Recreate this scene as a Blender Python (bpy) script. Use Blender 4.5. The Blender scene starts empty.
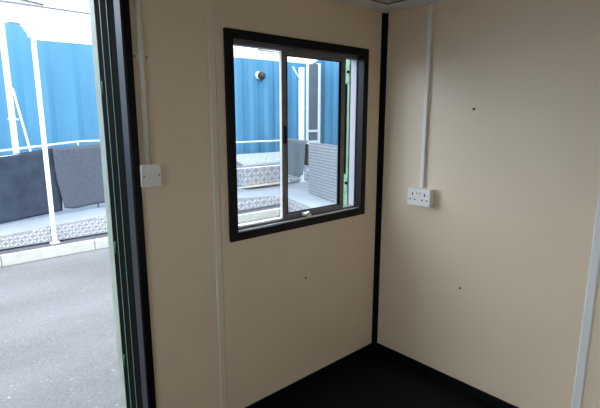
import bpy, bmesh, math, random
from mathutils import Vector, Matrix
random.seed(7)
S = bpy.context.scene
COL = S.collection

# ------------------------------------------------------------------ camera
cam_data = bpy.data.cameras.new('camera')
cam_data.sensor_width = 36.0
cam_data.lens = 453.0 / 600.0 * 36.0
cam_data.clip_start = 0.02
cam = bpy.data.objects.new('camera', cam_data)
COL.objects.link(cam)
cam.location = (-2.494, -1.949, 1.65)
cam.rotation_euler = (math.radians(90 - 10.9), 0, math.radians(48.1 - 90))
S.camera = cam

# ------------------------------------------------------------------ world: bright overcast sky
w = bpy.data.worlds.new('sky')
S.world = w
w.use_nodes = True
nt = w.node_tree
nt.nodes.clear()
wo = nt.nodes.new('ShaderNodeOutputWorld')
bg = nt.nodes.new('ShaderNodeBackground')
tc = nt.nodes.new('ShaderNodeTexCoord')
nz = nt.nodes.new('ShaderNodeTexNoise')
nz.inputs['Scale'].default_value = 2.0
nz.inputs['Detail'].default_value = 4.0
cr = nt.nodes.new('ShaderNodeValToRGB')
cr.color_ramp.elements[0].position = 0.35
cr.color_ramp.elements[0].color = (0.72, 0.85, 1.0, 1)
cr.color_ramp.elements[1].position = 0.65
cr.color_ramp.elements[1].color = (0.82, 0.91, 1.0, 1)
nt.links.new(tc.outputs['Generated'], nz.inputs['Vector'])
nt.links.new(nz.outputs['Fac'], cr.inputs['Fac'])
nt.links.new(cr.outputs['Color'], bg.inputs['Color'])
bg.inputs['Strength'].default_value = 4.8
nt.links.new(bg.outputs['Background'], wo.inputs['Surface'])

# ------------------------------------------------------------------ exposure
S.view_settings.view_transform = 'Standard'
S.view_settings.look = 'None'
S.view_settings.exposure = 0.35
S.view_settings.gamma = 1.0
S.view_settings.use_curve_mapping = False
S.cycles.max_bounces = 16
S.cycles.diffuse_bounces = 10
S.cycles.transparent_max_bounces = 16

# ================================================================== materials
def mat(name, col, rough=0.6, metal=0.0, spec=0.4, noise=None, bump=None, stretch=None):
    """noise = (scale, amount) mottles the colour, bump = (scale, strength)."""
    m = bpy.data.materials.new(name)
    m.use_nodes = True
    n = m.node_tree
    b = n.nodes['Principled BSDF']
    b.inputs['Base Color'].default_value = (*col, 1)
    b.inputs['Roughness'].default_value = rough
    b.inputs['Metallic'].default_value = metal
    b.inputs['Specular IOR Level'].default_value = spec
    t = n.nodes.new('ShaderNodeTexCoord')
    vec = t.outputs['Object']
    if stretch:
        mp = n.nodes.new('ShaderNodeMapping')
        mp.inputs['Scale'].default_value = stretch
        n.links.new(vec, mp.inputs['Vector'])
        vec = mp.outputs['Vector']
    if noise:
        x = n.nodes.new('ShaderNodeTexNoise')
        x.inputs['Scale'].default_value = noise[0]
        x.inputs['Detail'].default_value = 5
        r = n.nodes.new('ShaderNodeValToRGB')
        a = noise[1]
        r.color_ramp.elements[0].position = 0.3
        r.color_ramp.elements[1].position = 0.7
        r.color_ramp.elements[0].color = (*[max(0, c * (1 - a)) for c in col], 1)
        r.color_ramp.elements[1].color = (*[min(1, c * (1 + a)) for c in col], 1)
        n.links.new(vec, x.inputs['Vector'])
        n.links.new(x.outputs['Fac'], r.inputs['Fac'])
        n.links.new(r.outputs['Color'], b.inputs['Base Color'])
    if bump:
        x = n.nodes.new('ShaderNodeTexNoise')
        x.inputs['Scale'].default_value = bump[0]
        x.inputs['Detail'].default_value = 4
        bp = n.nodes.new('ShaderNodeBump')
        bp.inputs['Strength'].default_value = bump[1]
        bp.inputs['Distance'].default_value = 0.01
        n.links.new(vec, x.inputs['Vector'])
        n.links.new(x.outputs['Fac'], bp.inputs['Height'])
        n.links.new(bp.outputs['Normal'], b.inputs['Normal'])
    return m

M = {}
M['cream'] = mat('cream_laminate', (0.80, 0.66, 0.49), 0.36, spec=0.5, noise=(1.3, 0.03), bump=(220, 0.03))
M['strip'] = mat('cream_cover_strip', (0.76, 0.68, 0.52), 0.4)
M['white_strip'] = mat('white_cover_strip', (0.78, 0.78, 0.78), 0.35)
M['coving'] = mat('coving_white', (0.78, 0.77, 0.76), 0.5)
M['ceil'] = mat('ceiling_board', (0.66, 0.65, 0.64), 0.7, noise=(3, 0.03))
M['groove'] = mat('groove_dark', (0.03, 0.03, 0.03), 0.8)
M['floor'] = mat('black_vinyl', (0.004, 0.004, 0.006), 0.6, spec=0.10, noise=(30, 0.3), bump=(60, 0.1))
M['black'] = mat('black_plastic_trim', (0.003, 0.003, 0.005), 0.35, spec=0.2)
M['black_matt'] = mat('black_skirting', (0.004, 0.004, 0.005), 0.5, spec=0.15)
M['rubber'] = mat('black_rubber', (0.002, 0.002, 0.002), 0.8, spec=0.03)
M['alu'] = mat('aluminium_frame', (0.20, 0.19, 0.195), 0.40, metal=0.3, noise=(40, 0.05), stretch=(1, 1, 0.1))
M['green'] = mat('green_painted_steel', (0.21, 0.37, 0.24), 0.45, noise=(14, 0.15))
M['door_green'] = mat('dark_green_painted_steel', (0.045, 0.13, 0.07), 0.4)
M['lit_green'] = mat('sky_lit_green_steel', (0.24, 0.28, 0.22), 0.4, noise=(8, 0.15))  # green steel lightened to paint in the sky light on it
M['plastic'] = mat('white_plastic', (0.82, 0.80, 0.77), 0.3)
M['grey_plastic'] = mat('off_white_conduit', (0.74, 0.69, 0.60), 0.35)
M['dark_hole'] = mat('pin_hole', (0.02, 0.02, 0.025), 0.7)
M['steel_screw'] = mat('screw_steel', (0.35, 0.34, 0.32), 0.4, metal=0.8)
M['brown_screw'] = mat('brown_screw', (0.10, 0.07, 0.05), 0.5)
M['kerb'] = mat('kerb_concrete', (0.44, 0.42, 0.375), 0.85, noise=(9, 0.10), bump=(80, 0.3))
M['strip_tar'] = mat('dark_tarmac', (0.085, 0.083, 0.092), 0.9, noise=(20, 0.2), bump=(120, 0.4))
M['blue'] = mat('blue_container_paint', (0.052, 0.186, 0.300), 0.5, noise=(2.2, 0.10), stretch=(1, 1, 0.25))
M['white'] = mat('white_paint', (0.72, 0.72, 0.72), 0.4)
M['flash'] = mat('dark_flashing', (0.16, 0.15, 0.17), 0.6)
M['mat_dark'] = mat('charcoal_carpet', (0.038, 0.048, 0.068), 0.95, spec=0.1, noise=(5, 0.22), bump=(300, 0.6))
M['mat_grey'] = mat('grey_carpet', (0.080, 0.089, 0.110), 0.95, spec=0.1, noise=(45, 0.16), bump=(300, 0.6))
M['mat_soft'] = mat('blue_grey_rubber_sheet', (0.080, 0.098, 0.112), 0.8, noise=(6, 0.12))
M['mat_pale'] = mat('pale_grey_rubber_grid', (0.26, 0.28, 0.30), 0.8)
M['mat_mesh'] = mat('grid_mat_backing', (0.15, 0.16, 0.175), 0.8)
M['lit_alu'] = mat('sky_lit_aluminium', (0.42, 0.42, 0.48), 0.5)  # lighter copy of the frame aluminium, sky light painted in
M['deck'] = mat('pale_blue_grey_steel', (0.27, 0.285, 0.305), 0.5, noise=(3, 0.08))
M['plate'] = mat('tread_plate', (0.30, 0.295, 0.31), 0.5, metal=0.2, noise=(12, 0.1))
M['lozenge'] = mat('tread_lozenge', (0.50, 0.50, 0.51), 0.35, metal=0.25)
M['galv'] = mat('galvanised_tube', (0.58, 0.60, 0.62), 0.4, metal=0.2)
M['wood'] = mat('weathered_plank', (0.40, 0.27, 0.14), 0.8, noise=(6, 0.35), stretch=(0.4, 6, 6))
M['door_grey'] = mat('grey_door_paint', (0.115, 0.13, 0.15), 0.5, noise=(4, 0.08))
M['lamp_black'] = mat('lamp_black', (0.012, 0.013, 0.016), 0.35)
M['roofing'] = mat('beige_roofing', (0.50, 0.47, 0.42), 0.8, noise=(8, 0.1))

def asphalt():
    m = mat('asphalt', (0.15, 0.15, 0.16), 0.9, spec=0.2)
    n = m.node_tree
    b = n.nodes['Principled BSDF']
    t = n.nodes.new('ShaderNodeTexCoord')
    def noise(scale, p0, p1, c0, c1, detail=5, stretch=None):
        v = t.outputs['Object']
        if stretch:
            mp = n.nodes.new('ShaderNodeMapping')
            mp.inputs['Scale'].default_value = stretch
            n.links.new(v, mp.inputs['Vector'])
            v = mp.outputs['Vector']
        x = n.nodes.new('ShaderNodeTexNoise')
        x.inputs['Scale'].default_value = scale
        x.inputs['Detail'].default_value = detail
        r = n.nodes.new('ShaderNodeValToRGB')
        r.color_ramp.elements[0].position = p0
        r.color_ramp.elements[1].position = p1
        r.color_ramp.elements[0].color = (*c0, 1)
        r.color_ramp.elements[1].color = (*c1, 1)
        n.links.new(v, x.inputs['Vector'])
        n.links.new(x.outputs['Fac'], r.inputs['Fac'])
        return x, r
    _, big = noise(1.1, 0.35, 0.65, (0.138, 0.130, 0.127), (0.172, 0.164, 0.160), stretch=(0.5, 1.3, 1))
    gx, grain = noise(90, 0.25, 0.75, (0.72, 0.72, 0.74), (1.18, 1.17, 1.16), 3)
    _, fleck = noise(26, 0.735, 0.75, (0, 0, 0), (0.10, 0.095, 0.08), 1)
    mul = n.nodes.new('ShaderNodeMixRGB'); mul.blend_type = 'MULTIPLY'; mul.inputs[0].default_value = 1
    add = n.nodes.new('ShaderNodeMixRGB'); add.blend_type = 'ADD'; add.inputs[0].default_value = 1
    n.links.new(big.outputs['Color'], mul.inputs[1]); n.links.new(grain.outputs['Color'], mul.inputs[2])
    n.links.new(mul.outputs[0], add.inputs[1]); n.links.new(fleck.outputs['Color'], add.inputs[2])
    n.links.new(add.outputs[0], b.inputs['Base Color'])
    bp = n.nodes.new('ShaderNodeBump'); bp.inputs['Strength'].default_value = 0.4; bp.inputs['Distance'].default_value = 0.01
    n.links.new(gx.outputs['Fac'], bp.inputs['Height']); n.links.new(bp.outputs['Normal'], b.inputs['Normal'])
    return m
M['asphalt'] = asphalt()

def glass():
    m = bpy.data.materials.new('window_glass')
    m.use_nodes = True
    n = m.node_tree
    n.nodes.clear()
    o = n.nodes.new('ShaderNodeOutputMaterial')
    tr = n.nodes.new('ShaderNodeBsdfTransparent'); tr.inputs['Color'].default_value = (0.97, 0.985, 0.99, 1)
    gl = n.nodes.new('ShaderNodeBsdfGlossy'); gl.inputs['Roughness'].default_value = 0.02
    mx = n.nodes.new('ShaderNodeMixShader'); mx.inputs['Fac'].default_value = 0.05
    n.links.new(tr.outputs[0], mx.inputs[1]); n.links.new(gl.outputs[0], mx.inputs[2])
    n.links.new(mx.outputs[0], o.inputs['Surface'])
    return m
M['glass'] = glass()

# ================================================================== mesh helpers
class MB:
    def __init__(self):
        self.bm = bmesh.new()
    def box(self, x0, x1, y0, y1, z0, z1, bevel=0.0, mi=0, seg=2):
        x0, x1 = sorted((x0, x1)); y0, y1 = sorted((y0, y1)); z0, z1 = sorted((z0, z1))
        b = bmesh.new()
        v = [b.verts.new((x, y, z)) for x in (x0, x1) for y in (y0, y1) for z in (z0, z1)]
        for f in ((0,1,3,2),(4,6,7,5),(0,4,5,1),(2,3,7,6),(0,2,6,4),(1,5,7,3)):
            b.faces.new([v[i] for i in f])
        if bevel:
            bmesh.ops.bevel(b, geom=b.edges[:], offset=bevel, segments=seg, affect='EDGES', profile=0.7)
        self._merge(b, mi)
        return self
    def _merge(self, b, mi=0, mtx=None):
        bmesh.ops.recalc_face_normals(b, faces=b.faces[:])
        if mtx is not None:
            bmesh.ops.transform(b, matrix=mtx, verts=b.verts[:])
        mp = {}
        for v in b.verts:
            mp[v] = self.bm.verts.new(v.co)
        for f in b.faces:
            nf = self.bm.faces.new([mp[v] for v in f.verts])
            nf.material_index = mi
            nf.smooth = f.smooth
        b.free()
    def tube(self, pts, r, n=12, mi=0, cap=True):
        pts = [Vector(p) for p in pts]
        b = bmesh.new()
        rings = []
        for i, p in enumerate(pts):
            if i == 0: d = pts[1] - p
            elif i == len(pts) - 1: d = p - pts[i-1]
            else: d = (pts[i+1] - p).normalized() + (p - pts[i-1]).normalized()
            d.normalize()
            a = d.orthogonal().normalized() if abs(d.z) > .99 else d.cross(Vector((0, 0, 1))).normalized()
            c = d.cross(a).normalized()
            rr = r[i] if isinstance(r, (list, tuple)) else r
            rings.append([b.verts.new(p + rr * (a * math.cos(t) + c * math.sin(t))) for t in [2*math.pi*k/n for k in range(n)]])
        for i in range(len(rings)-1):
            for k in range(n):
                f = b.faces.new((rings[i][k], rings[i][(k+1) % n], rings[i+1][(k+1) % n], rings[i+1][k]))
                f.smooth = True
        if cap:
            b.faces.new(rings[0]); b.faces.new(rings[-1])
        self._merge(b, mi)
        return self
    def prism(self, poly, axis, a, c, mi=0):
        """poly: 2-D points in the two remaining axes (in xyz order), extruded along axis from a to c."""
        def P(u, v, t):
            return {0: (t, u, v), 1: (u, t, v), 2: (u, v, t)}[axis]
        b = bmesh.new()
        A = [b.verts.new(P(u, v, a)) for u, v in poly]
        C = [b.verts.new(P(u, v, c)) for u, v in poly]
        b.faces.new(A); b.faces.new(C)
        n = len(poly)
        for i in range(n):
            b.faces.new((A[i], A[(i+1) % n], C[(i+1) % n], C[i]))
        self._merge(b, mi)
        return self
    def grid(self, fn, nu, nv, mi=0, smooth=True):
        b = bmesh.new()
        V = [[b.verts.new(fn(i / nu, j / nv)) for j in range(nv + 1)] for i in range(nu + 1)]
        for i in range(nu):
            for j in range(nv):
                f = b.faces.new((V[i][j], V[i+1][j], V[i+1][j+1], V[i][j+1]))
                f.smooth = smooth
        self._merge(b, mi)
        return self
    def build(self, name, mats, parent=None, solid=0.0):
        me = bpy.data.meshes.new(name)
        self.bm.to_mesh(me)
        self.bm.free()
        for m in (mats if isinstance(mats, (list, tuple)) else [mats]):
            me.materials.append(m)
        o = bpy.data.objects.new(name, me)
        COL.objects.link(o)
        if parent is not None:
            o.parent = parent
            o.matrix_parent_inverse = Matrix.Translation(parent.location).inverted()
        if solid:
            s = o.modifiers.new('thick', 'SOLIDIFY'); s.thickness = solid; s.offset = 0
        return o

def tag(o, label, cat, group=None):
    o['label'] = label; o['category'] = cat
    if group: o['group'] = group
    return o
def struct(o):
    o['kind'] = 'structure'
    return o
def empty(name, loc):
    o = bpy.data.objects.new(name, None)
    COL.objects.link(o)
    o.location = loc
    o.empty_display_size = 0.1
    return o

# ================================================================== the room
FZ = -0.045          # floor level
CZ = 2.335           # ceiling level
XW, YB = -4.3, -2.75 # far end wall and back wall
WT = 0.09            # wall thickness

struct(MB().box(XW, 0, YB, 0.13, FZ - 0.06, FZ).build('floor', M['floor']))
struct(MB().box(XW - WT, WT, YB - WT, WT, CZ, CZ + 0.08).build('ceiling', M['ceil']))

# left wall (the one with the door and the window), openings cut out
DX0, DX1, DZ1 = -4.10, -1.715, 2.22  # doorway widened out of view at the left to admit more daylight
WX0, WX1, WZ0, WZ1 = -1.205, -0.208, 1.038, 2.036
b = MB()
b.box(XW - WT, DX0, 0, WT, FZ - .06, CZ)
b.box(DX0, DX1, 0, WT, DZ1, CZ)
b.box(DX1, WX0, 0, WT, FZ - .06, CZ)
b.box(WX0, WX1, 0, WT, FZ - .06, WZ0)
b.box(WX0, WX1, 0, WT, WZ1, CZ)
b.box(WX1, WT, 0, WT, FZ - .06, CZ)
for f in b.bm.faces:
    f.normal_update()
    f.material_index = 0 if f.normal.y < -0.5 else 1
struct(b.build('wall_left', [M['cream'], M['green']]))
struct(MB().box(0, WT, YB - WT, 0, FZ - .06, CZ).build('wall_right', M['cream']))
# back wall with a window opening, end wall with a window opening (both unseen, added for fill light)
b = MB()
BX0, BX1, BZ0, BZ1 = -3.9, -3.2, 1.15, 2.05
b.box(XW - WT, BX0, YB - WT, YB, FZ - .06, CZ)
b.box(BX1, 0, YB - WT, YB, FZ - .06, CZ)
b.box(BX0, BX1, YB - WT, YB, FZ - .06, BZ0)
b.box(BX0, BX1, YB - WT, YB, BZ1, CZ)
struct(b.build('wall_back', M['cream']))
b = MB()
EY0, EY1, EZ0, EZ1 = -2.45, -1.25, 0.95, 2.05
b.box(XW - WT, XW, YB, EY0, FZ - .06, CZ)
b.box(XW - WT, XW, EY1, 0, FZ - .06, CZ)
b.box(XW - WT, XW, EY0, EY1, FZ - .06, EZ0)
b.box(XW - WT, XW, EY0, EY1, EZ1, CZ)
struct(b.build('wall_far', M['cream']))
# unseen windows added behind the camera for fill light: frame and pane
w2 = struct(empty('fill_window_back', ((BX0+BX1)/2, YB - .05, BZ0)))
b = MB()
for x in (BX0, (BX0+BX1)/2 - .02, BX1 - .04): b.box(x, x + .04, YB - .07, YB - .03, BZ0, BZ1)
for z in (BZ0, BZ1 - .04): b.box(BX0, BX1, YB - .07, YB - .03, z, z + .04)
b.build('window_frame', M['alu'], w2)
MB().box(BX0 + .03, BX1 - .03, YB - .053, YB - .047, BZ0 + .03, BZ1 - .03).build('pane', M['glass'], w2)
w3 = struct(empty('fill_window_end', (XW - .05, (EY0+EY1)/2, EZ0)))
b = MB()
for y in (EY0, (EY0+EY1)/2 - .02, EY1 - .04): b.box(XW - .07, XW - .03, y, y + .04, EZ0, EZ1)
for z in (EZ0, EZ1 - .04): b.box(XW - .07, XW - .03, EY0, EY1, z, z + .04)
b.build('window_frame', M['alu'], w3)
MB().box(XW - .053, XW - .047, EY0 + .03, EY1 - .03, EZ0 + .03, EZ1 - .03).build('pane', M['glass'], w3)

# skirtings
struct(MB().box(DX1 + .02, -0.012, -0.012, 0, FZ, 0.011, .003).build('baseboard_left', M['black_matt']))
struct(MB().box(-0.012, 0, YB, -0.012, FZ, 0.011, .003).build('baseboard_right', M['black_matt']))
# coving under the ceiling and the dark shadow gap beside it
cov = [(0, 2.31), (-0.004, 2.306), (-0.07, 2.318), (-0.088, 2.328), (-0.088, CZ), (0, CZ)]
struct(MB().prism(cov, 0, XW, 0).build('trim_1', M['coving']))
struct(MB().prism([(-x if False else x * 1.15, z) for x, z in cov], 1, YB, 0).build('trim_2', M['coving']))
struct(MB().box(XW, -.101, -0.097, -0.0885, CZ - .004, CZ).box(-.111, -.102, YB, -0.0885, CZ - .004, CZ).build('trim_3', M['groove']))
# black angle in the corner
b = MB()
b.prism([(-0.036, 0), (-0.036, -0.005), (-0.009, -0.009), (-0.005, -0.025), (0, -0.025), (0, 0)], 2, FZ, 2.309)
struct(b.build('trim_4', M['black_matt']))
# joint cover strips
def cover(name, axis, c, wd, mtl):
    pr = [(-wd/2, 0), (-wd/2, -.004), (-wd/2 + .006, -.008), (wd/2 - .006, -.008), (wd/2, -.004), (wd/2, 0)]
    b = MB()
    if axis == 'x': b.prism([(c + u, v) for u, v in pr], 2, 0.0115, 2.306)
    else: b.prism([(v, c + u) for u, v in pr], 2, 0.0115, 2.306)
    return struct(b.build(name, mtl))
cover('trim_5', 'x', -1.309, .040, M['strip'])
cover('trim_6', 'y', -1.333, .044, M['white_strip'])

# ------------------------------------------------------------------ door frame
d = struct(empty('door_1', ((DX0 + DX1) / 2, 0.03, FZ)))
b = MB()   # glossy black inner lining, wrapping the edge of the wall
b.prism([(-1.697, 0), (-1.697, -.018), (-1.728, -.020), (-1.735, -.012), (-1.737, .046), (-1.715, .046), (-1.715, 0)], 2, FZ, DZ1 + .03)
b.prism([(DX0 - .018, 0), (DX0 - .018, -.018), (DX0 + .013, -.020), (DX0 + .020, -.012), (DX0 + .022, .046), (DX0, .046), (DX0, 0)], 2, FZ, DZ1 + .03)
b.box(DX0 + .02, -1.735, -.018, .046, DZ1 - .02, DZ1 + .03)
b.build('door_lining', M['black'], d)
b = MB()   # rebate and rubber seals
for s_, xo in ((1, -1.737), (-1, DX0 + .022)):
    X = lambda t: xo + s_ * t
    b.box(X(.004), X(.030), .046, .130, FZ, DZ1)
    b.box(X(.002), X(.030), .137, .208, FZ, DZ1)
    b.box(X(.002), X(.030), .217, .276, FZ, DZ1)
b.build('door_seal', M['rubber'], d)
b = MB()   # green steel folds of the outside frame
for s_, xo in ((1, -1.737), (-1, DX0 + .022)):
    X = lambda t: xo + s_ * t
    b.box(X(.001), X(.03), .1305, .1365, FZ - .1, DZ1 + .02)
    b.box(X(.0005), X(.03), .2085, .2165, FZ - .1, DZ1 + .02)
b.box(DX0 + .02, -1.735, .09, .276, DZ1, DZ1 + .02)
b.build('door_frame', M['door_green'], d)
b = MB()
for s_, xo in ((1, -1.737), (-1, DX0 + .022)):
    X = lambda t: xo + s_ * t
    b.box(X(.000), X(.09), .278, .350, FZ - .1, DZ1 + .02, .003)
b.box(DX0 - .04, -1.69, .278, .350, DZ1 + .021, DZ1 + .09)
b.build('outer_frame', M['lit_green'], d)
for z in (.42, 1.02, 1.78):
    MB().tube([(-1.737, .247, z - .03), (-1.737, .247, z + .03)], .006, 8).build('hinge', M['door_green'], d)
# the wall at the door edge, out to the steel frame
struct(MB().box(-1.69, -1.25, WT, .10, FZ - .1, 2.6).build('wall_outside', M['green']))

# ------------------------------------------------------------------ window
wn = struct(empty('window_1', (-0.707, 0.03, 1.008)))
OX0, OX1, OZ0, OZ1 = -1.240, -0.176, 1.008, 2.068
IX0, IX1, IZ0, IZ1 = -1.195, -0.221, 1.053, 2.023
def frame_ring(b, o, i, y0, y1):
    (a0, a1, c0, c1), (e0, e1, g0, g1) = o, i
    b.prism([(a0, c0), (e0, g0), (e0, g1), (a0, c1)], 1, y0, y1)
    b.prism([(a1, c0), (a1, c1), (e1, g1), (e1, g0)], 1, y0, y1)
    b.prism([(a0, c1), (e0, g1), (e1, g1), (a1, c1)], 1, y0, y1)
    b.prism([(a0, c0), (a1, c0), (e1, g0), (e0, g0)], 1, y0, y1)
b = MB()
frame_ring(b, (OX0, OX1, OZ0, OZ1), (IX0, IX1, IZ0, IZ1), -.018, 0.0)
frame_ring(b, (IX0 - .009, IX1 + .009, IZ0 - .009, IZ1 + .009), (IX0, IX1, IZ0, IZ1), 0.0, .032)
b.build('window_lining', M['black'], wn)
b = MB()
frame_ring(b, (IX0 - .009, IX1 + .009, IZ0 - .013, IZ1 + .012), (IX0 + .022, IX1 - .006, IZ0 + .010, IZ1 - .018), .033, .082)
b.build('window_frame', M['alu'], wn)
SX0, SX1, SZ0, SZ1 = -0.842, -0.330, 1.062, 2.004
b = MB()   # raised runners of the sill, white to paint in sky light on aluminium
b.box(IX0, IX1, -.002, .003, IZ0 + .0002, IZ0 + .005)
b.build('lit_sill_runner', M['plastic'], wn)
MB().box(IX0 + .022, SX0 - .005, .045, .081, IZ0 + .0102, IZ0 + .016).build('lit_sill_track', M['plastic'], wn)  # track made white for the sky light on its aluminium
MB().box(IX1 - .0095, IX1 - .0065, .036, .081, IZ0 + .012, IZ1 - .02).build('lit_jamb_side', M['lit_alu'], wn)  # jamb side with sky light painted into its colour
# sliding sash, pushed a little to the left
MB().box(SX0 - .0035, SX0 - .0002, .042, .060, SZ0, SZ1).build('lit_stile_side', M['plastic'], wn)  # white strip added to paint sky light on the stile's side
b = MB()
b.box(SX0, SX0 + .033, .041, .060, SZ0, SZ1, .001)
b.box(SX1 - .034, SX1, .036, .060, SZ0, SZ1, .002)
b.box(SX0 + .033, SX1 - .034, .036, .060, SZ0, SZ0 + .026, .002)
b.box(SX0 + .033, SX1 - .034, .036, .060, SZ1 - .02, SZ1, .002)
sash = b.build('sliding_sash', M['alu'], wn)
b = MB()
frame_ring(b, (SX0 + .031, SX1 - .032, SZ0 + .024, SZ1 - .018), (SX0 + .037, SX1 - .042, SZ0 + .030, SZ1 - .024), .040, .056)
b.build('gasket', M['rubber'], sash)
MB().box(SX0 + .035, SX1 - .036, .046, .050, SZ0 + .028, SZ1 - .022).build('pane', M['glass'], sash)
b = MB()
b.box(SX0 + .004, SX0 + .020, .030, .0405, 1.50, 1.60, .003)
b.build('sash_pull', M['black'], sash)
b = MB()
b.box(-.700, -.655, .012, .036, 1.064, 1.082, .004)
b.prism([(-.697, 1.080), (-.668, 1.090), (-.640, 1.052), (-.632, 1.024), (-.656, 1.026), (-.674, 1.052)], 1, .000, .016)
b.build('latch', M['plastic'], sash)
# outer pane behind the left half
b = MB()
PX0, PX1 = IX0 + .022, -0.783
b.box(PX1 - .016, PX1, .064, .080, SZ0, SZ1)
b.build('fixed_stile', M['alu'], wn)
MB().box(PX0, PX1 - .016, .070, .074, 1.062, 2.006).build('fixed_pane', M['glass'], wn)
# green steel shutter bar outside the right edge
b = MB()
b.box(-.222, -.200, .100, .155, .98, 2.10, .003)
b.box(-.226, -.222, .141, .147, 1.08, 2.0)
b.build('shutter_channel', M['green'], wn)
MB().box(-.2245, -.2222, .119, .136, 1.27, 1.86).build('shutter_slot', M['rubber'], wn)
for z in (1.20, 1.925):
    br = MB().box(-.232, -.2222, .094, .140, z - .055, z + .055, .002).build('shutter_bracket', M['green'], wn)
    MB().tube([(-.2375, .104, z + .01), (-.231, .104, z + .01)], .010, 10).build('bolt', M['rubber'], br)

# ================================================================== fittings on the walls
def conduit_left():
    t = empty('cable_conduit', (-1.659, 0, 1.446))
    tag(t, 'round off-white cable conduit running from light switch up the window wall', 'conduit', None)
    MB().tube([(-1.659, -.0145, 1.4435), (-1.659, -.0145, 2.305)], .0125, 16).build('pipe', M['grey_plastic'], t)
    b = MB()
    z = 1.900
    b.prism([(-1.678, -.0005), (-1.678, -.010), (-1.671, -.026), (-1.664, -.030), (-1.654, -.030), (-1.647, -.026), (-1.640, -.010), (-1.640, -.0005)], 2, z - .008, z + .008)
    b.box(-1.688, -1.66, -.004, -.0005, z - .008, z + .008, .001).box(-1.642, -1.630, -.004, -.0005, z - .008, z + .008, .001)
    s = b.build('saddle_clip', M['grey_plastic'], t)
    for x in (-1.686, -1.633):
        MB().tube([(x, -.004, z), (x, -.008, z)], .005, 10).build('clip_screw', M['steel_screw'], s)
conduit_left()

t = empty('light_switch', (-1.656, 0, 1.394))
tag(t, 'square white single rocker light switch beside the black door frame', 'light switch')
MB().box(-1.700, -1.612, -.030, -.0005, 1.348, 1.443, .003).build('back_box', M['plastic'], t)
MB().box(-1.702, -1.610, -.038, -.0305, 1.346, 1.445, .003).build('faceplate', M['plastic'], t)
b = MB()
b.prism([(-.0385, 1.375), (-.047, 1.378), (-.0405, 1.418), (-.0385, 1.418)], 0, -1.669, -1.645)
b.build('rocker', M['plastic'], t)
for x in (-1.691, -1.622):
    MB().tube([(x, -.0385, 1.395), (x, -.040, 1.395)], .0045, 10).build('screw', M['steel_screw'], t)

t = empty('cable_trunking', (0, -.345, 1.205))
tag(t, 'slim white cable trunking dropping from the ceiling to the double socket', 'conduit')
MB().box(-.022, -.0005, -.357, -.333, 1.206, 2.304, .004).build('trunking', M['plastic'], t)
b = MB()
b.tube([(-.0005, -.364, 1.757), (-.012, -.364, 1.757)], .0065, 12)
b.build('clip_screw', M['plastic'], t)

t = empty('double_socket', (0, -.350, 1.15))
tag(t, 'white double power socket box mounted on the right wall below the trunking', 'socket')
MB().box(-.044, -.0005, -.430, -.270, 1.100, 1.204, .004).build('back_box', M['plastic'], t)
face = MB().box(-.054, -.0445, -.432, -.268, 1.098, 1.206, .004).build('faceplate', M['plastic'], t)
for cy in (-.306, -.394):
    for y0, y1, z0, z1 in ((-.004, .004, 1.160, 1.176), (-.022, -.011, 1.130, 1.138), (.011, .022, 1.130, 1.138)):
        MB().box(-.0552, -.0538, cy + y0, cy + y1, z0, z1).build('pin_hole', M['dark_hole'], face)
for cy in (-.340, -.360):
    r = MB().box(-.0575, -.0545, cy - .008, cy + .008, 1.165, 1.192, .0015).build('rocker_switch', M['plastic'], t)
    MB().box(-.0585, -.0573, cy - .003, cy + .003, 1.172, 1.180).build('switch_mark', M['dark_hole'], r)

def wall_screw(loc, axis, label):
    b = MB()
    x, y, z = loc
    if axis == 'x': b.tube([(-.0005, y, z), (-.006, y, z), (-.008, y, z)], [.0065, .0065, .003], 10)
    else: b.tube([(x, -.0005, z), (x, -.005, z), (x, -.007, z)], [.006, .006, .003], 10)
    tag(b.build('wall_screw', M['brown_screw']), label, 'screw')
wall_screw((0, -.651, 1.693), 'x', 'small dark screw head high on the right wall beside the trunking')
wall_screw((0, -.643, .616), 'x', 'small dark screw head low on the right wall below the socket')
wall_screw((-.700, 0, .680), 'y', 'tiny brown screw head in the cream wall below the window')

# ================================================================== outside
GZ = -0.25
struct(MB().box(-30, 30, 0.10, 4.76, GZ - .2, GZ).box(-30, 30, -30, YB - .3, GZ - .2, GZ).box(-30, XW - .3, YB - .3, .10, GZ - .2, GZ).box(.3, 30, YB - .3, .10, GZ - .2, GZ).build('ground', M['asphalt']))
struct(MB().box(-30, 30, 4.848, 30, GZ - .2, -.125).build('ground_strip', M['strip_tar']))

# kerb stones, end to end
KL, K0 = 1.155, -1.625
klab = {-3: 'far left concrete kerb stone below the low end of the ramp',
        -2: 'pale concrete kerb stone below the left end of the charcoal mat',
        -1: 'pale concrete kerb stone cut off by left edge of picture',
        0: 'pale concrete kerb stone in the doorway below the slim canopy post',
        1: 'pale concrete kerb stone running behind the sky-lit green door frame edge',
        2: 'pale concrete kerb stone in the line between door and window',
        3: 'pale concrete kerb stone just above the sill at lower left of window',
        4: 'short pale concrete kerb stone where kerb meets the turning walkway'}
for i in range(-3, 5):
    x1 = K0 + (i+1)*KL - .004 if i < 4 else 3.19
    tag(MB().box(K0 + i*KL + .004, x1, 4.762, 4.845, GZ, -.108, .012).build('kerb_stone', M['kerb']), klab[i], 'kerb', 'kerb stones')

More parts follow.
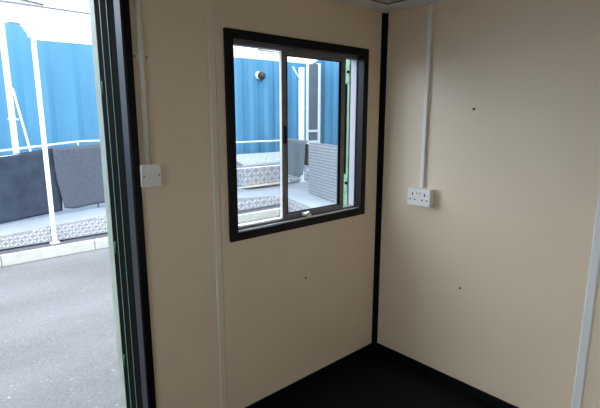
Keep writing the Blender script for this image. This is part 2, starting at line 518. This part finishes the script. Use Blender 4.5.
# ---- raised steel walkway with tread plate skirts; ramp falling to the left, arm turning towards us on the right
DKZ, DKR = .165, .06
DV = Vector((-.314, -.949, 0))            # run of the right arm, towards us
NV_ = Vector((-.949, .314, 0))            # outward side of its skirt
E0 = Vector((3.355, 5.10, 0))             # outer corner of the walkway
R0 = Vector((4.376, 6.12, 0))             # corner of the railing
def deck_z(x):
    if x < -.15: return DKZ + .060 * (x + .15)
    if x < 1.9: return DKZ
    return max(DKR, DKZ - (x - 1.9) / 1.45 * (DKZ - DKR))
wk = empty('raised_walkway', (1.5, 5.8, -.125))
tag(wk, 'raised steel walkway with ramp and tread plate skirt along the blue container', 'walkway')
zl = deck_z(-4.5)
b = MB()
b.prism([(-4.5, zl), (-.15, DKZ), (1.9, DKZ), (3.35, DKR), (3.365, DKR), (3.365, DKR - .04), (1.9, DKZ - .04), (-.15, DKZ - .04), (-4.5, zl - .04)], 1, 5.112, 7.02)
q0 = E0 - NV_ * .012; q1 = E0 + DV * 5.4 - NV_ * .012
b.prism([(3.366, 5.112), (3.366, 7.02), (6.10, 7.02), (6.10, 6.6), (3.96, .12), (q1.x, q1.y)], 2, DKR - .04, DKR)
b.build('deck', M['deck'], wk)
def lozenges(b, org, du, dv, nrm, W, H, pitch, zfun=None, L=.56, wd=.17):
    """raised bars of a tread plate, alternately turned"""
    org, du, dv, nrm = map(Vector, (org, du, dv, nrm))
    nu, nv = int(W / pitch), int(H / pitch)
    q = bmesh.new()
    for i in range(nu):
        for j in range(nv):
            cu, cv = (i + .5) * W / nu, (j + .5) * H / nv
            if zfun and cv > zfun(cu): continue
            a = math.radians(45 if (i + j) % 2 else -45)
            d = du * math.cos(a) + dv * math.sin(a)
            e = nrm.cross(d)
            c = org + du * cu + dv * cv
            l, w_ = L * pitch, wd * pitch
            pts = [c - d*l, c - d*l*.4 + e*w_, c + d*l*.4 + e*w_, c + d*l, c + d*l*.4 - e*w_, c - d*l*.4 - e*w_]
            v = [q.verts.new(p) for p in pts]
            top = q.verts.new(c - d*l*.4 + nrm * .006); top2 = q.verts.new(c + d*l*.4 + nrm * .006)
            q.faces.new((v[0], top, v[1])); q.faces.new((v[1], top, top2, v[2])); q.faces.new((v[2], top2, v[3]))
            q.faces.new((v[3], top2, v[4])); q.faces.new((v[4], top2, top, v[5])); q.faces.new((v[5], top, v[0]))
    self = b
    mp = {v: self.bm.verts.new(v.co) for v in q.verts}
    for f in q.faces:
        nf = self.bm.faces.new([mp[v] for v in f.verts]); nf.material_index = 1
        if nf.normal.dot(nrm) < 0: pass
    q.free()
b = MB()
b.prism([(-4.5, -.100), (-4.5, zl - .001), (-.15, DKZ - .001), (1.9, DKZ - .001), (3.35, DKR - .001), (3.35, -.112), (-.15, -.105)], 1, 5.100, 5.111)
lozenges(b, (-4.0, 5.0995, -.095), (1, 0, 0), (0, 0, 1), (0, -1, 0), 5.5, .255, .047, lambda u: deck_z(u - 4.0) + .095 - .02, .62, .20)
lozenges(b, (1.52, 5.0995, -.105), (1, 0, 0), (0, 0, 1), (0, -1, 0), 1.80, .270, .090, lambda u: deck_z(u + 1.52) + .105 - .02, .62, .26)
b.build('tread_skirt', [M['plate'], M['lozenge']], wk)
b = MB()
a0, a1 = E0 + DV * .004, E0 + DV * 5.4
b.prism([(a0.x, a0.y), (a1.x, a1.y), (a1.x - NV_.x * .011, a1.y - NV_.y * .011), (a0.x - NV_.x * .011, a0.y - NV_.y * .011)], 2, GZ + .002, DKR - .001)
o_ = E0 + DV * .02 + NV_ * .0005; o_.z = GZ + .03
lozenges(b, o_, DV, (0, 0, 1), NV_, 3.6, .275, .090, None, .62, .26)
b.build('tread_skirt', [M['plate'], M['lozenge']], wk)
MB().box(.4, 4.3, 5.93, 5.96, DKZ + .0005, DKZ + .02).build('deck_joint', M['galv'], wk)

# ---- canopy: posts, front beam with dark flashing
cp = empty('canopy_frame', (1.5, 5.05, -.125))
tag(cp, 'white painted canopy frame with deep front beam over the walkway', 'canopy')
b = MB()
b.prism([(-3.2, 2.81), (-1.09, 2.822), (-1.05, 2.80), (-.945, 2.662), (-.865, 2.644), (4.085, 2.703), (4.31, 2.82), (4.31, 2.86), (4.09, 2.80), (3.36, 2.815), (3.30, 2.845), (.9, 2.86), (.5, 3.060), (-3.2, 3.055)], 1, 5.02, 5.08)
b.build('beam', M['white'], cp)
b = MB()
b.prism([(-3.2, 3.056), (.5, 3.061), (.5, 3.078), (-3.2, 3.072)], 1, 5.00, 5.10)
b.build('flashing', M['flash'], cp)
b = MB()
b.prism([(2.72, 2.852), (3.24, 2.846), (3.24, 2.858), (2.72, 2.864)], 1, 5.00, 5.10)
b.build('flashing', M['flash'], cp)
def post(x, y, z0, z1, r, base=True):
    p = MB().box(x - r, x + r, y - r, y + r, z0, z1, .006).build('post', M['white'], cp)
    if base:
        MB().box(x - r*2.3, x + r*2.3, y - r*1.6, y + r*1.6, z0, z0 + .018, .003).build('base_plate', M['white'], p)
        for sx in (-1, 1): MB().tube([(x + sx*r*1.8, y - r*.9, z0 + .018), (x + sx*r*1.8, y - r*.9, z0 + .03)], .01, 6).build('bolt', M['galv'], p)
    return p
post(-.925, 5.050, -.1245, 2.66, .026)
pb = post(-1.095, 6.05, .102, 3.06, .037)
MB().box(-1.165, -1.025, 5.98, 5.999, 1.60, 1.625).build('clamp', M['galv'], pb)
MB().tube([(-1.07, 5.99, 2.06), (-1.055, 5.99, 2.05), (-.92, 5.99, 1.16), (-.885, 5.99, .95)], .016, 10).build('brace', M['white'], pb)
pc = post(5.000, 6.35, DKR + .001, 2.80, .050)
MB().tube([(4.72, 6.34, 2.79), (4.95, 6.34, 2.50)], .015, 8).build('brace', M['white'], pc)
for x in (-.985, -.865): MB().box(x - .012, x + .012, 5.000, 5.0195, 2.665, 2.72).build('bracket', M['galv'], cp)
MB().box(-1.19, -1.07, 5.000, 5.0195, 2.812, 2.832).build('bracket', M['flash'], cp)

# ---- railing seen through the door
RY = 5.80
ra = empty('handrail', (-1.2, RY, DKZ))
tag(ra, 'white tube handrail along the ramp seen through the doorway', 'railing')
def zr(x): return 1.265 if x > -.26 else 1.265 + .092 * (x + .26)
MB().tube([(-3.2, RY, zr(-3.2)), (-.45, RY, zr(-.45)), (-.20, RY, 1.265), (.75, RY, 1.265)], .017, 10).build('top_rail', M['galv'], ra)
MB().tube([(-3.2, RY, zr(-3.2) - .085), (-.45, RY, zr(-.45) - .085), (-.20, RY, 1.180), (.75, RY, 1.180)], .011, 8).build('lower_rail', M['galv'], ra)
for x in (-3.1, -.28, .7):
    MB().tube([(x, RY, zr(x) - .073), (x, RY, zr(x) - .015)], .010, 8).build('spacer', M['galv'], ra)
for x in (-3.1, -.045, .7):
    MB().tube([(x, RY + .03, deck_z(x) + .001), (x, RY + .03, zr(x) - .096)], .012, 8).build('upright', M['door_grey'], ra)

# ---- railing seen through the window, turning the corner towards us
rb = empty('handrail', (3.0, 6.12, DKZ))
tag(rb, 'pale tube handrail with two rails turning the corner, seen through the window', 'railing')
def arm(t, off=0.0, z=0.0):
    p = R0 + DV * t + NV_ * -off
    return (p.x, p.y, z)
MB().tube([(1.0, 6.12, 1.118), (4.33, 6.12, 1.118), arm(.06, 0, 1.12), arm(1.10, 0, 1.10), arm(5.2, 0, 1.094)], .018, 10).build('top_rail', M['galv'], rb)
MB().tube([(1.0, 6.12, .555), (4.33, 6.12, .555), arm(.06, 0, .55), arm(5.2, 0, .50)], .014, 10).build('lower_rail', M['galv'], rb)
for x, y, z in ((1.0, 6.12, 1.118), arm(2.9, 0, 1.095), arm(5.2, 0, 1.094)):
    MB().tube([(x, y, deck_z(x) + .001), (x, y, z)], .018, 10).build('upright', M['galv'], rb)

# ---- mats hung over the rails
def hung_mat(name, u0, u1, ztop, zbot, at, drop_back, mtl, thick, wob, seed, r=.016, corner=0.0):
    """u runs along the rail; at(u, off, z) gives the world point; off<0 is our side of the rail"""
    rnd = random.Random(seed)
    ph = [rnd.uniform(0, 6.28) for _ in range(4)]
    NU, NV = 36, 30
    def fn(a, c):
        zt0 = ztop(u0 + (u1-u0)*a)
        u = u0 + (u1 - u0) * a
        zb = zbot(u)
        if corner:
            e = max(0, 1 - a / .22); zb = zb + corner * e ** 2.2
        lf, lb = zt0 - zb, drop_back
        s = c * (lf + lb + math.pi * r)
        if s < lf:
            z, off, k = zb + s, -r, 1 - s / lf
        elif s < lf + math.pi * r:
            t = (s - lf) / r
            z, off, k = zt0 + r * math.sin(t), -r * math.cos(t), 0
        else:
            q = s - lf - math.pi * r
            z, off, k = zt0 - q, r, 0
        off -= wob * k * (1 + math.sin(u * 5 + ph[0]) * .8 + math.sin(u * 11 + ph[1] + z * 3) * .4)
        return at(u + .012 * math.sin(z * 6 + ph[2]), off, z)
    return MB().grid(fn, NU, NV).build(name, mtl, None, thick)
ay = lambda u, off, z: (u, RY + off, z)
lin = lambda a, za, c, zc: (lambda u: za + (zc - za) * (u - a) / (c - a))
tag(hung_mat('carpet_mat', -2.6, -.60, lin(-1.35, 1.078, -.69, 1.150), lambda u: max(.110 + (u + 1.46) * .0953, deck_z(u) + .012), ay, .35, M['mat_dark'], .012, .006, 1),
    'dark charcoal carpet mat hung over the ramp rail at far left of doorway', 'mat', 'mats hung on the railings')
tag(hung_mat('carpet_mat', -.685, .55, lin(-.67, 1.168, .05, 1.193), lin(-.60, .205, .0, .252), lambda u, o, z: (u + .090 * max(0, (1.2 - z)) * max(0, min(1, (-.1 - u) / .55)), RY - .012 + o * 2.7, z), .35, M['mat_grey'], .014, .006, 2, r=.020, corner=.045),
    'lighter grey carpet mat hung over the rail right beside the door frame', 'mat', 'mats hung on the railings')
tag(hung_mat('rubber_mat', .03, 1.06, lambda u: 1.148 - .02 * u, lambda u: .31 + .09 * u + .035 * math.sin(u * 7), lambda u, o, z: arm(u + .05 * max(0, 1.1 - z), o * 1.5, z), .5, M['mat_soft'], .010, .045, 3, r=.023),
    'plain blue-grey mat with a soft fold draped over the corner rail behind the sash', 'mat', 'mats hung on the railings')
# grid mat: a slab with rows of raised cells, folded over the side rail
b = MB()
def slab(t0, t1, o0, o1, z0, z1, mi=0):
    P = [arm(t0, o0), arm(t1, o0), arm(t1, o1), arm(t0, o1)]
    b.prism([(p[0], p[1]) for p in P], 2, z0, z1, mi)
G0, G1 = 1.24, 2.62
slab(G0, G1, -.040, -.030, .075, 1.115)
slab(G0, G1, -.040, .034, 1.115, 1.127)
slab(G0, G1, .026, .034, .72, 1.115)
rows, cols = 17, 12
for i in range(rows):
    for j in range(cols):
        t0 = G0 + .01 + j * (G1 - G0 - .02) / cols; dt = (G1 - G0 - .02) / cols
        z0 = .085 + i * 1.03 / rows; dz = 1.03 / rows
        slab(t0 + .010, t0 + dt - .010, -.052, -.040, z0 + .006, z0 + dz - .016, 1)
tag(b.build('grid_mat', [M['mat_mesh'], M['mat_pale']]), 'pale grey rubber mat of raised cells hung on side rail near window edge', 'mat', 'mats hung on the railings')

# ---- tread plate chest and plank on the walkway
ch = empty('tool_chest', (4.2, 6.6, DKR))
tag(ch, 'large tread plate chest with a sloping lid standing against blue container', 'chest')
CX0, CX1, CY0, CY1 = 3.24, 5.20, 6.32, 6.90
b = MB()
b.prism([(CY0, .095), (CY1, .095), (CY1, .74), (CY0, .60)], 0, CX0, CX1)
b.box(CX0 + .05, CX1 - .05, CY0 + .05, CY1 - .05, DKR + .001, .095)
lozenges(b, (CX0, CY0 - .0005, .11), (1, 0, 0), (0, 0, 1), (0, -1, 0), CX1 - CX0, .46, .115, None, .62, .26)
lozenges(b, (CX0 - .0005, CY1, .11), (0, -1, 0), (0, 0, 1), (-1, 0, 0), CY1 - CY0, .46, .115, None, .62, .26)
b.build('body', [M['plate'], M['lozenge']], ch)
b = MB()
sl = math.hypot(CY1 - CY0, .205)
b.prism([(CY0 - .03, .57), (CY0 - .03, .622), (CY1, .790), (CY1, .755), (CY0 - .004, .610), (CY0 - .004, .57)], 0, CX0 - .02, CX1 + .02)
dvv = Vector((0, CY1 - CY0 + .03, .168)).normalized()
lozenges(b, (CX0, CY0 - .03, .6225), (1, 0, 0), dvv, (0, -dvv.z, dvv.y), CX1 - CX0, .62, .115, None, .5, .20)
b.build('lid', [M['lozenge'], M['plate']], ch)
b = MB().box(3.25, 4.35, 6.17, 6.29, .1055, .145, .004)
tag(b.build('timber_plank', M['wood']), 'weathered brown timber plank lying in front of tread plate chest', 'plank')

# ---- blue containers
def corrugated(b, p0, p1, nrm, z0, z1, pitch=.46, depth=.046):
    p0, p1, nrm = Vector(p0), Vector(p1), Vector(nrm)
    d = (p1 - p0); L = d.length; d.normalize()
    n = int(L / pitch)
    prof = []
    for i in range(n):
        s = i * pitch
        prof += [(s, 0), (s + pitch*.27, 0), (s + pitch*.5, depth), (s + pitch*.77, depth)]
    prof += [(n * pitch, 0), (L, 0)]
    q = bmesh.new()
    lo = [q.verts.new((p0 + d*s - nrm*o).to_tuple()[:2] + (z0,)) for s, o in prof]
    hi = [q.verts.new((p0 + d*s - nrm*o).to_tuple()[:2] + (z1,)) for s, o in prof]
    for i in range(len(prof) - 1):
        q.faces.new((lo[i], lo[i+1], hi[i+1], hi[i]))
    mp = {v: b.bm.verts.new(v.co) for v in q.verts}
    for f in q.faces: b.bm.faces.new([mp[v] for v in f.verts])
    q.free()
ca = empty('shipping_container', (1.5, 8.4, -.125))
tag(ca, 'long blue corrugated shipping container standing behind the walkway', 'container')
b = MB()
corrugated(b, (-5.5, 7.15, 0), (5.88, 7.15, 0), (0, -1, 0), -.10, 3.19)
b.box(-5.5, 7.5, 7.24, 9.6, -.11, 3.19)
b.build('body', M['blue'], ca)
MB().box(-5.5, 5.88, 7.09, 7.149, -.12, .10).build('bottom_rail', M['blue'], ca)
dr = MB().box(5.95, 6.315, 7.14, 7.235, DKR + .002, 3.04).build('door', M['door_grey'], ca)
for x0, x1 in ((5.885, 5.948), (6.317, 6.39)): MB().box(x0, x1, 7.11, 7.238, DKR + .002, 3.06).build('door_post', M['white'], dr)
for z in (1.27, .98, .60): MB().box(5.95, 6.315, 7.12, 7.139, z - .03, z + .03).build('door_bar', M['white'], dr)
cb = empty('shipping_container', (7.6, 2.6, -.125))
tag(cb, 'second blue corrugated container at right angles to the long one', 'container')
b = MB()
F0 = Vector((6.43, 7.0, 0)); F1 = F0 + DV * 7.3; IN = -NV_
corrugated(b, F0, F1, NV_, -.10, 3.42, pitch=.42)
P = [F0 + IN * .06, F1 + IN * .06, F1 + IN * 2.4, F0 + IN * 2.4]
b.prism([(p.x, p.y) for p in P], 2, -.11, 3.42)
b.build('body', M['blue'], cb)
for z0, z1 in ((3.425, 3.53), (-.115, .02)):
    P = [F0 - IN * .02, F1 - IN * .02, F1 + IN * (.10 if z0 > 0 else -.002), F0 + IN * (.10 if z0 > 0 else -.002)]
    MB().prism([(p.x, p.y) for p in P], 2, z0, z1).build('side_rail', M['blue'], cb)

# ---- lamp on the container wall
lm = empty('bulkhead_lamp', (4.36, 7.145, 2.68))
tag(lm, 'small black floodlight with white round base on the blue container wall', 'lamp')
MB().tube([(4.32, 7.149, 2.63), (4.32, 7.12, 2.63)], [.095, .088], 20).build('base', M['white'], lm)
MB().tube([(4.33, 7.1195, 2.63), (4.36, 7.06, 2.62), (4.39, 7.01, 2.615), (4.395, 7.00, 2.615)], [.075, .092, .082, .06], 18).build('head', M['lamp_black'], lm)
MB().tube([(4.34, 7.10, 2.56), (4.34, 7.07, 2.49), (4.38, 7.06, 2.53)], .020, 8).build('cable', M['lamp_black'], lm)

# ---- roof of a shed beyond the container
sh = empty('shed', (-1.5, 14, -.125))
tag(sh, 'pale cream shed wall with thin dark roof edge, high in top left corner', 'shed')
MB().prism([(-4.0, -.125), (.93, -.125), (.93, 4.535), (-4.0, 4.99)], 1, 12.0, 15.5).build('wall', M['roofing'], sh)
MB().prism([(-4.1, 5.005), (.97, 4.537), (.97, 4.567), (-4.1, 5.035)], 1, 11.95, 15.6).build('roof', M['flash'], sh)
